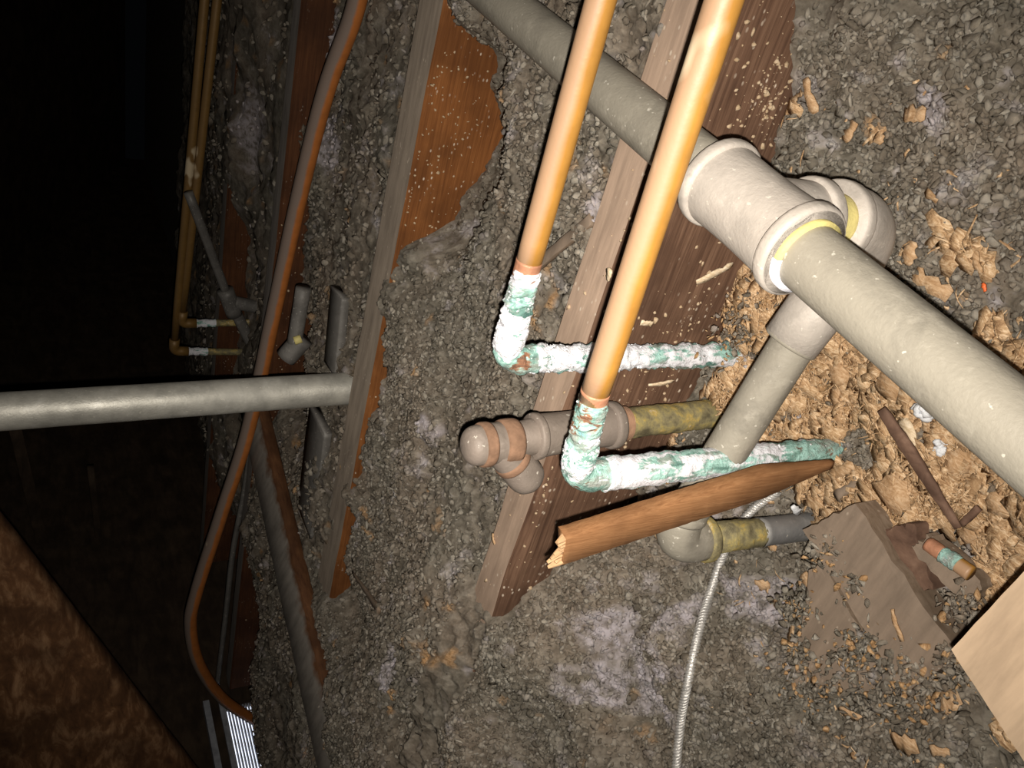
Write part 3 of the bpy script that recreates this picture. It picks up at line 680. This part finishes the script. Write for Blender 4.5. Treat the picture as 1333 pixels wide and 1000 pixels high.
slab('beige_board', [(1238, 846), (1420, 650), (1600, 900), (1345, 1010)], -.020, .038, M['beige'], 'smooth beige board corner in the bottom right of the view', jit=.0002)
P0, P1 = hit((1190, 690), .010), hit((1262, 752), .010)
slab('plank', [(1185, 712), (1212, 696), (1280, 762), (1256, 792)], -.118, .010, M['plate'], 'tan brown strip under the small green stained copper stub')

# loose insulation and fibre scattered over the planks
Q = []
for (cx_, cy_, sx_, n_) in [(1105, 765, 12, 60), (1112, 850, 16, 150), (1135, 835, 10, 70), (1172, 880, 18, 160), (1050, 895, 25, 260), (1070, 720, 14, 90), (1235, 870, 16, 140), (1150, 910, 30, 300), (1035, 790, 12, 130), (1040, 850, 10, 120), (1200, 905, 20, 160), (1250, 790, 14, 100)]:
    for i in range(n_):
        p = (rng.normal(cx_, sx_), rng.normal(cy_, sx_)); q = on(p, 2, -.110 - rng.random() * .006)
        h_ = hit(p); Q.append(q if q[2] > h_[2] else h_)
Q = np.array(Q); V, F = blobs(Q, rng.uniform(.0008, .0028, len(Q)), .6, .3, .5)
o = obj('insulation_clumps', V, F, M['insul'], ins, attrs={'v': np.repeat(rng.random(len(Q)), 12), 'deb': np.repeat((rng.random(len(Q)) > .8) * 1., 12), 'pl': np.zeros(len(V))}); o['kind'] = 'stuff'

# broken lath
a = on((735, 720), 0, .262); b = on((1085, 606), 0, .262)
sd = nrm(on((735, 742), 0, .262) - on((735, 700), 0, .262)); d = nrm(b - a); up = nrm(np.cross(d, sd)); 
if np.dot(up, CAM - a) < 0: up = -up
n = 60; V, F = board(a, b, sd, up, .0235, .011, n, .0004, .0012, taper=lambda q: 1 - .0 * q if q < .72 else 1 - 2.6 * (q - .72))
t = thing('broken_lath', 'broken reddish-brown wooden lath leaning across the lower steel elbow', 'lath', tuple(b))
obj('lath', V, F, M['lath'], t)
for k_ in range(9):
    o0 = (k_ / 8 - .5) * .019; l = rng.uniform(.004, .011) * (1.0 if k_ > 3 else .45)
    V, F = board(a + sd * o0 + d * .004 - up * rng.uniform(0, .004), a + sd * o0 - d * l, sd, up, .0026, .006, 4, .0004, .0003, taper=lambda q: 1 - .7 * q)
    obj('splinter', V, F, M['lathend'], t)
# dark splinter and small ones
a, b = hit((1146, 534), .030), hit((1246, 688), .025)
d = nrm(b - a); sd = nrm(np.cross(d, [0, 0, 1])); V, F = board(a, b, sd, np.array([0, 0, 1.]), .0085, .004, 16, .0006, .001, taper=lambda q: 1 - .35 * abs(q - .35) * 2)
o = obj('dark_splinter', V, F, M['darkstick']); tag(o, 'long dark brown splinter lying on the shredded fibre', 'splinter')
a, b = hit((1250, 683), .018), hit((1272, 662), .018); d = nrm(b - a); sd = nrm(np.cross(d, [0, 0, 1])); V, F = board(a, b, sd, np.array([0, 0, 1.]), .004, .003, 6, .0005)
o = obj('dark_splinter', V, F, M['darkstick']); tag(o, 'short dark splinter past the end of the long one', 'splinter')
a, b = hit((690, 352), .010), hit((768, 285), .010); d = nrm(b - a); sd = nrm(np.cross(d, [0, 0, 1])); V, F = board(a, b, sd, np.array([0, 0, 1.]), .009, .004, 12, .0008)
o = obj('wood_strip', V, F, M['plate']); tag(o, 'thin brown wood strip on insulation between two copper pipes', 'splinter')
a, b = hit((458, 745), .010), hit((492, 795), .010); d = nrm(b - a); sd = nrm(np.cross(d, [0, 0, 1])); V, F = board(a, b, sd, np.array([0, 0, 1.]), .010, .004, 12, .0008, taper=lambda q: .4 + .6 * q)
o = obj('wood_strip', V, F, M['plate']); tag(o, 'thin brown wood sliver by the foot of the orange-brown joist', 'splinter')

# copper stub with green stain
a, b = on((1208, 708), 2, -.108), on((1264, 747), 2, -.108); d = nrm(b - a)
t = thing('copper_stub', 'short green-stained copper stub lying beside the beige board', 'pipe', tuple(a))
V, F = tube(line(a, a + (b - a) * .38, 8), .0042, 20, .0006); obj('tube', V, F, M['heat'], t)
V, F = tube(line(a + (b - a) * .36, a + (b - a) * .72, 16), .0047, 24, .0012, .004); obj('green_band', V, F, M['crustB'], t, attrs={'c': np.full(len(V), .45)})
V, F = tube(line(a + (b - a) * .7, b, 8), .0044, 20, .0004); obj('tube', V, F, M['copper'], t)

# braided steel cable
px = [(1012, 640), (975, 668), (944, 716), (925, 770), (908, 830), (895, 890), (886, 940), (880, 1000), (876, 1060)]
P = smooth_curve([hit(p, .011 if i < 4 else .0105) for i, p in enumerate(px)], 260)
r = .0029
t = thing('steel_cable', 'silvery braided steel hose running down from the lower elbow to the bottom edge', 'hose', tuple(P[-1]))
V, F = tube(P, r, 14); obj('core', V, F, M['steelcable'], t)
T = np.gradient(P, axis=0); T /= np.linalg.norm(T, axis=1)[:, None]; s = np.concatenate([[0], np.cumsum(np.linalg.norm(np.diff(P, axis=0), axis=1))])
Pd = smooth_curve(P[::6], 1400); Td = np.gradient(Pd, axis=0); Td /= np.linalg.norm(Td, axis=1)[:, None]; sdn = np.concatenate([[0], np.cumsum(np.linalg.norm(np.diff(Pd, axis=0), axis=1))])
parts = []
for h in range(3):
    u = np.cross(Td, [0, 0, 1.]); u /= np.linalg.norm(u, axis=1)[:, None]; v = np.cross(Td, u); th = sdn / .008 * 2 * np.pi + h * 2 * np.pi / 3
    Q = Pd + (np.cos(th)[:, None] * u + np.sin(th)[:, None] * v) * r * 1.0; parts.append(tube(Q, .0009, 5))
V, F = join(*parts); o = obj('braid', V, F, M['steelcable'], t); o['kind'] = 'stuff'

# ------------------------------------------------------------------ shredded fibre (uncountable) and single chips
def flake(c, L, W, curl, R, th=.0006, n=5):
    V = []; 
    for i in range(n + 1):
        q = i / n; a = (q - .5) * curl; rr = L / max(curl, .05)
        x = math.sin(a) * rr; z = (math.cos(a) - 1) * rr; wq = W / 2 * (.45 + .6 * math.sin(math.pi * (.12 + .76 * q))) * (1 + .7 * (rng.random() - .5)); yo = W * .28 * (rng.random() - .5)
        nx, nz_ = math.sin(a), math.cos(a)
        V += [(x, yo - wq, z), (x, yo + wq, z), (x - nx * th, yo + wq, z - nz_ * th), (x - nx * th, yo - wq, z - nz_ * th)]
    V = np.array(V) @ R.T + c; F = []
    for i in range(n):
        for j in range(4): F.append((i * 4 + j, (i + 1) * 4 + j, (i + 1) * 4 + (j + 1) % 4, i * 4 + (j + 1) % 4))
    F.append((0, 1, 2, 3)); F.append(tuple(n * 4 + q for q in (3, 2, 1, 0)))
    return V, F
def rot_rand(tilt):
    a = rng.random() * 2 * math.pi; b = rng.normal() * tilt; c_ = rng.normal() * tilt
    return np.array(Matrix.Rotation(a, 3, 'Z') @ Matrix.Rotation(b, 3, 'X') @ Matrix.Rotation(c_, 3, 'Y'))
Vs = []; Fs = []; A = []; o_ = 0; cnt = 0
while cnt < 9000:
    x = rng.uniform(.08, .395); y = rng.uniform(.08, .45)
    if rng.random() > float(debris_mask(np.array(x), np.array(y))) * .97 + .015: continue
    z = float(H(x, y) + clumps(np.array(x), np.array(y))) + rng.uniform(-.0015, .003)
    u_ = rng.random(); L, Wf = (rng.uniform(.005, .016), rng.uniform(.04, .12)) if u_ < .62 else ((rng.uniform(.002, .006), rng.uniform(.3, .7)) if u_ < .88 else (rng.uniform(.010, .026), rng.uniform(.3, .6)))
    V, F = flake(np.array([x, y, z]), L, L * Wf, rng.uniform(.1, 1.6), rot_rand(.22), .0004, 3)
    Vs.append(V); Fs += [tuple(i + o_ for i in f) for f in F]; A += [rng.random()] * len(V); o_ += len(V); cnt += 1
sh = obj('shredded_fibre', np.concatenate(Vs), Fs, M['shred'], smooth=True, attrs={'v': A}, loc=(.25, .25, -.16))
tag(sh, 'tan chewed wood fibre heaped beside the galvanized tee and branch pipe', 'shavings', kind='stuff')
# small dark and tan crumbs over the lower right
Vs = []; Fs = []; A = []; o_ = 0
for i in range(420):
    p = (rng.normal(1130, 130), rng.normal(880, 90)); q = hit(p, .003) if i < 260 else hit((rng.uniform(950, 1330), rng.uniform(100, 420)), .003)
    if q[0] > .39: continue
    L = rng.uniform(.002, .007); V, F = flake(q, L, L * rng.uniform(.3, .8), rng.uniform(.1, 1), rot_rand(.3), .0006, 2)
    Vs.append(V); Fs += [tuple(j + o_ for j in f) for f in F]; A += [rng.random()] * len(V); o_ += len(V)
sc = obj('fibre_crumbs', np.concatenate(Vs), Fs, M['shred'], sh, attrs={'v': A}); sc['kind'] = 'stuff'

def chip(p, L, W, ang, label, mat='chip', name='wood_chip', curl=.5, tilt=.15, lift=.013, group=None, P=None, R=None, cat='wood chip', n=7):
    c = hit(p, lift) if P is None else P
    # ang = direction of the long axis as seen in the photo, degrees from image right, clockwise
    q = np.array([p[0] + 12 * math.cos(math.radians(ang)), p[1] + 12 * math.sin(math.radians(ang))])
    if R is None:
        d = on(q, 2, c[2]) - on(p, 2, c[2]); d = nrm(d); s = np.cross([0, 0, 1.], d)
        R = np.stack([d, s, [0, 0, 1.]], 1) @ np.array(Matrix.Rotation(rng.normal() * tilt, 3, 'X') @ Matrix.Rotation(rng.normal() * tilt, 3, 'Y'))
    V, F = flake(c, L, W, curl, R, .0012, n); o = obj(name, V, F, M[mat], smooth=True, attrs={'v': [.6] * len(V)})
    return tag(o, label, cat, group)
Rj = lambda p, ang: (lambda d: np.stack([d, np.cross([-1., 0, 0], d), [-1., 0, 0]], 1))(nrm(on((p[0] + 10 * math.cos(math.radians(ang)), p[1] + 10 * math.sin(math.radians(ang))), 0, .396) - on(p, 0, .396)))
def jchip(p, L, W, ang, label, mat='palechip', curl=.3): return chip(p, L, W, ang, label, mat, P=on(p, 0, .3945), R=Rj(p, ang), curl=curl)
jchip((932, 357), .031, .005, -28, 'long pale splinter stuck on the side of the nearest joist below the galvanized tee')
jchip((843, 421), .011, .005, 5, 'small cream chip stuck on joist side just above the white-crusted riser')
jchip((862, 500), .024, .003, -10, 'thin cream sliver along the joist under the white-crusted riser')
chip((791, 358), .010, .006, 110, 'white chip on the top edge of the nearest joist by the nearer copper pipe', 'palechip', P=on((791, 358), 2, .002))
chip((727, 702), .010, .003, 80, 'small orange sliver on the joist end left of the lath', 'chip', P=on((641, 702), 2, .003))
chip((1053, 125), .022, .006, 78, 'tan sliver at the corner of bare joist wood, top right')
chip((1188, 149), .015, .009, -5, 'lone tan chip on grey insulation in the upper right')
chip((1105, 172), .013, .006, -60, 'small tan chip above the elbow behind the tee')
chip((1143, 180), .008, .005, 60, 'tiny tan chip to the right of another above the elbow')
chip((1210, 370), .026, .009, 35, 'brown-tan shaving right of the elbow behind the tee')
chip((1183, 330), .014, .008, -70, 'tan shaving touching the elbow behind the tee')
chip((1270, 340), .014, .005, 70, 'narrow tan shaving near the right edge beside the big pipe')
chip((1161, 500), .026, .018, -75, 'broad curled tan shaving at the top of the dark splinter', curl=1.0)
chip((1146, 556), .030, .010, 75, 'broad tan shaving left of the dark splinter top', curl=.4)
chip((1180, 562), .020, .008, 60, 'pale tan shaving right of the dark splinter middle', 'palechip')
chip((1095, 612), .020, .007, -25, 'tan flake by the end of the broken lath')
chip((1100, 640), .022, .009, -30, 'brown flake just under the end of the broken lath', 'plate')
chip((1128, 690), .034, .010, 38, 'long tan shaving above the grey-brown plank')
chip((1160, 706), .018, .010, -70, 'tan shaving curled at the head of the dark wood scrap', curl=1.5)
chip((1163, 640), .032, .022, -35, 'large curled tan shaving in the middle of the fibre heap', curl=1.6, lift=.016)
chip((1240, 600), .020, .012, 20, 'curled tan shaving right of the dark splinter, under the big pipe', curl=1.5)
chip((1090, 480), .024, .012, 70, 'tan shaving right of the branch pipe', curl=.9)
chip((1088, 530), .026, .010, 85, 'upright tan shaving by the end of the green riser', curl=.4)
chip((1300, 660), .016, .010, 40, 'tan shaving near the right edge above the beige board')
chip((1262, 695), .014, .008, -40, 'tan shaving above the green-stained copper stub')
chip((992, 762), .012, .008, 30, 'orange-tan chip just below the lower steel riser', tilt=.4)
chip((1004, 712), .009, .006, 30, 'tiny orange chip touching the lower steel riser')
chip((1050, 755), .011, .008, 60, 'orange chip at the left edge of the buried brown wood')
chip((1066, 838), .012, .007, 60, 'tan chip lying on the buried brown wood')
chip((1058, 880), .018, .008, 60, 'pinkish tan chip at the lower edge of the buried brown wood')
chip((1147, 895), .022, .012, -40, 'large orange-tan chip below the planks', curl=.8)
chip((1175, 970), .020, .011, 8, 'rectangular orange-brown chip near the bottom edge')
chip((1232, 912), .016, .010, -30, 'tan shaving left of the beige board corner', curl=1)
chip((1222, 978), .012, .006, 10, 'small tan chip right of the rectangular chip at the bottom edge')
chip((1105, 930), .018, .006, 20, 'tan shaving lowest left below the planks')
chip((1166, 815), .020, .003, 75, 'thin orange sliver standing on the grey-brown plank', P=on((1166, 815), 2, -.108))
chip((1040, 672), .016, .005, 50, 'white folded paper scrap on the lower steel riser', 'salt', 'paper_scrap', P=on((1038, 666), 0, .266), R=Rj((1038, 668), 55), cat='paper')
chip((1280, 374), .005, .002, 70, 'tiny orange-red crumb near the right edge', 'red', 'red_crumb', cat='crumb')
# curled loop of bark beside the plank
c0 = hit((1205, 785), .006); th = np.linspace(0.4, 5.2, 40)
V, F = tube([c0 + np.array([math.cos(q) * .016, math.sin(q) * .010, .002 * math.sin(3 * q)]) for q in th], .0022, 8, .0008)
o = obj('bark_curl', V, F, M['chip'], attrs={'v': [.5] * len(V)}); tag(o, 'curled tan strip forming a loop left of the beige board', 'wood chip')
# white fluff balls
for p, s_, lab in [((1204, 536), .0055, 'pale grey fluff ball under the big pipe, upper of two'), ((1225, 582), .0042, 'white fluff ball under the big pipe, lower of two')]:
    c0 = hit(p, .014); V, F = blobs(c0 + rng.normal(size=(26, 3)) * s_ * .38, rng.uniform(.4, .7, 26) * s_, .3, .15); o = obj('fluff_ball', V, F, M['salt']); tag(o, lab, 'fluff')
# grungy nest where the white riser enters
c0 = on((1000, 420), 0, .37); P = c0 + rng.normal(size=(1300, 3)) * [.006, .017, .020]; P = P[P[:, 2] > -.17]
V, F = blobs(P, rng.uniform(.0008, .0024, len(P)), .6, .3, .5); o = obj('debris_clot', V, F, M['insul'], attrs={'v': np.repeat(rng.random(len(P)) * .9, 12), 'deb': np.repeat((rng.random(len(P)) > .6) * 1., 12)})
tag(o, 'dirty clot of debris where the white-crusted riser goes into the floor', 'debris', kind='stuff')

GR = {'wood chip': 'wood chips scattered over insulation and fibre', 'joist': 'ceiling joists', 'splinter': 'loose wood splinters', 'strut': 'dim struts in the dark lower left',
      'strip': 'grey strips by the vent pipe', 'fluff': 'fluff balls under the big pipe'}
for o in list(COL.objects):
    c_ = o.get('category')
    if c_ in GR: o['group'] = GR[c_]
    elif o.name.split('.')[0] == 'plank': o['group'] = 'planks in the lower right'
    elif o.name.split('.')[0] == 'copper_pipe': o['group'] = 'straight copper pipes with elbows'
for o in bpy.data.objects:
    if '_o' in o.keys(): del o['_o']
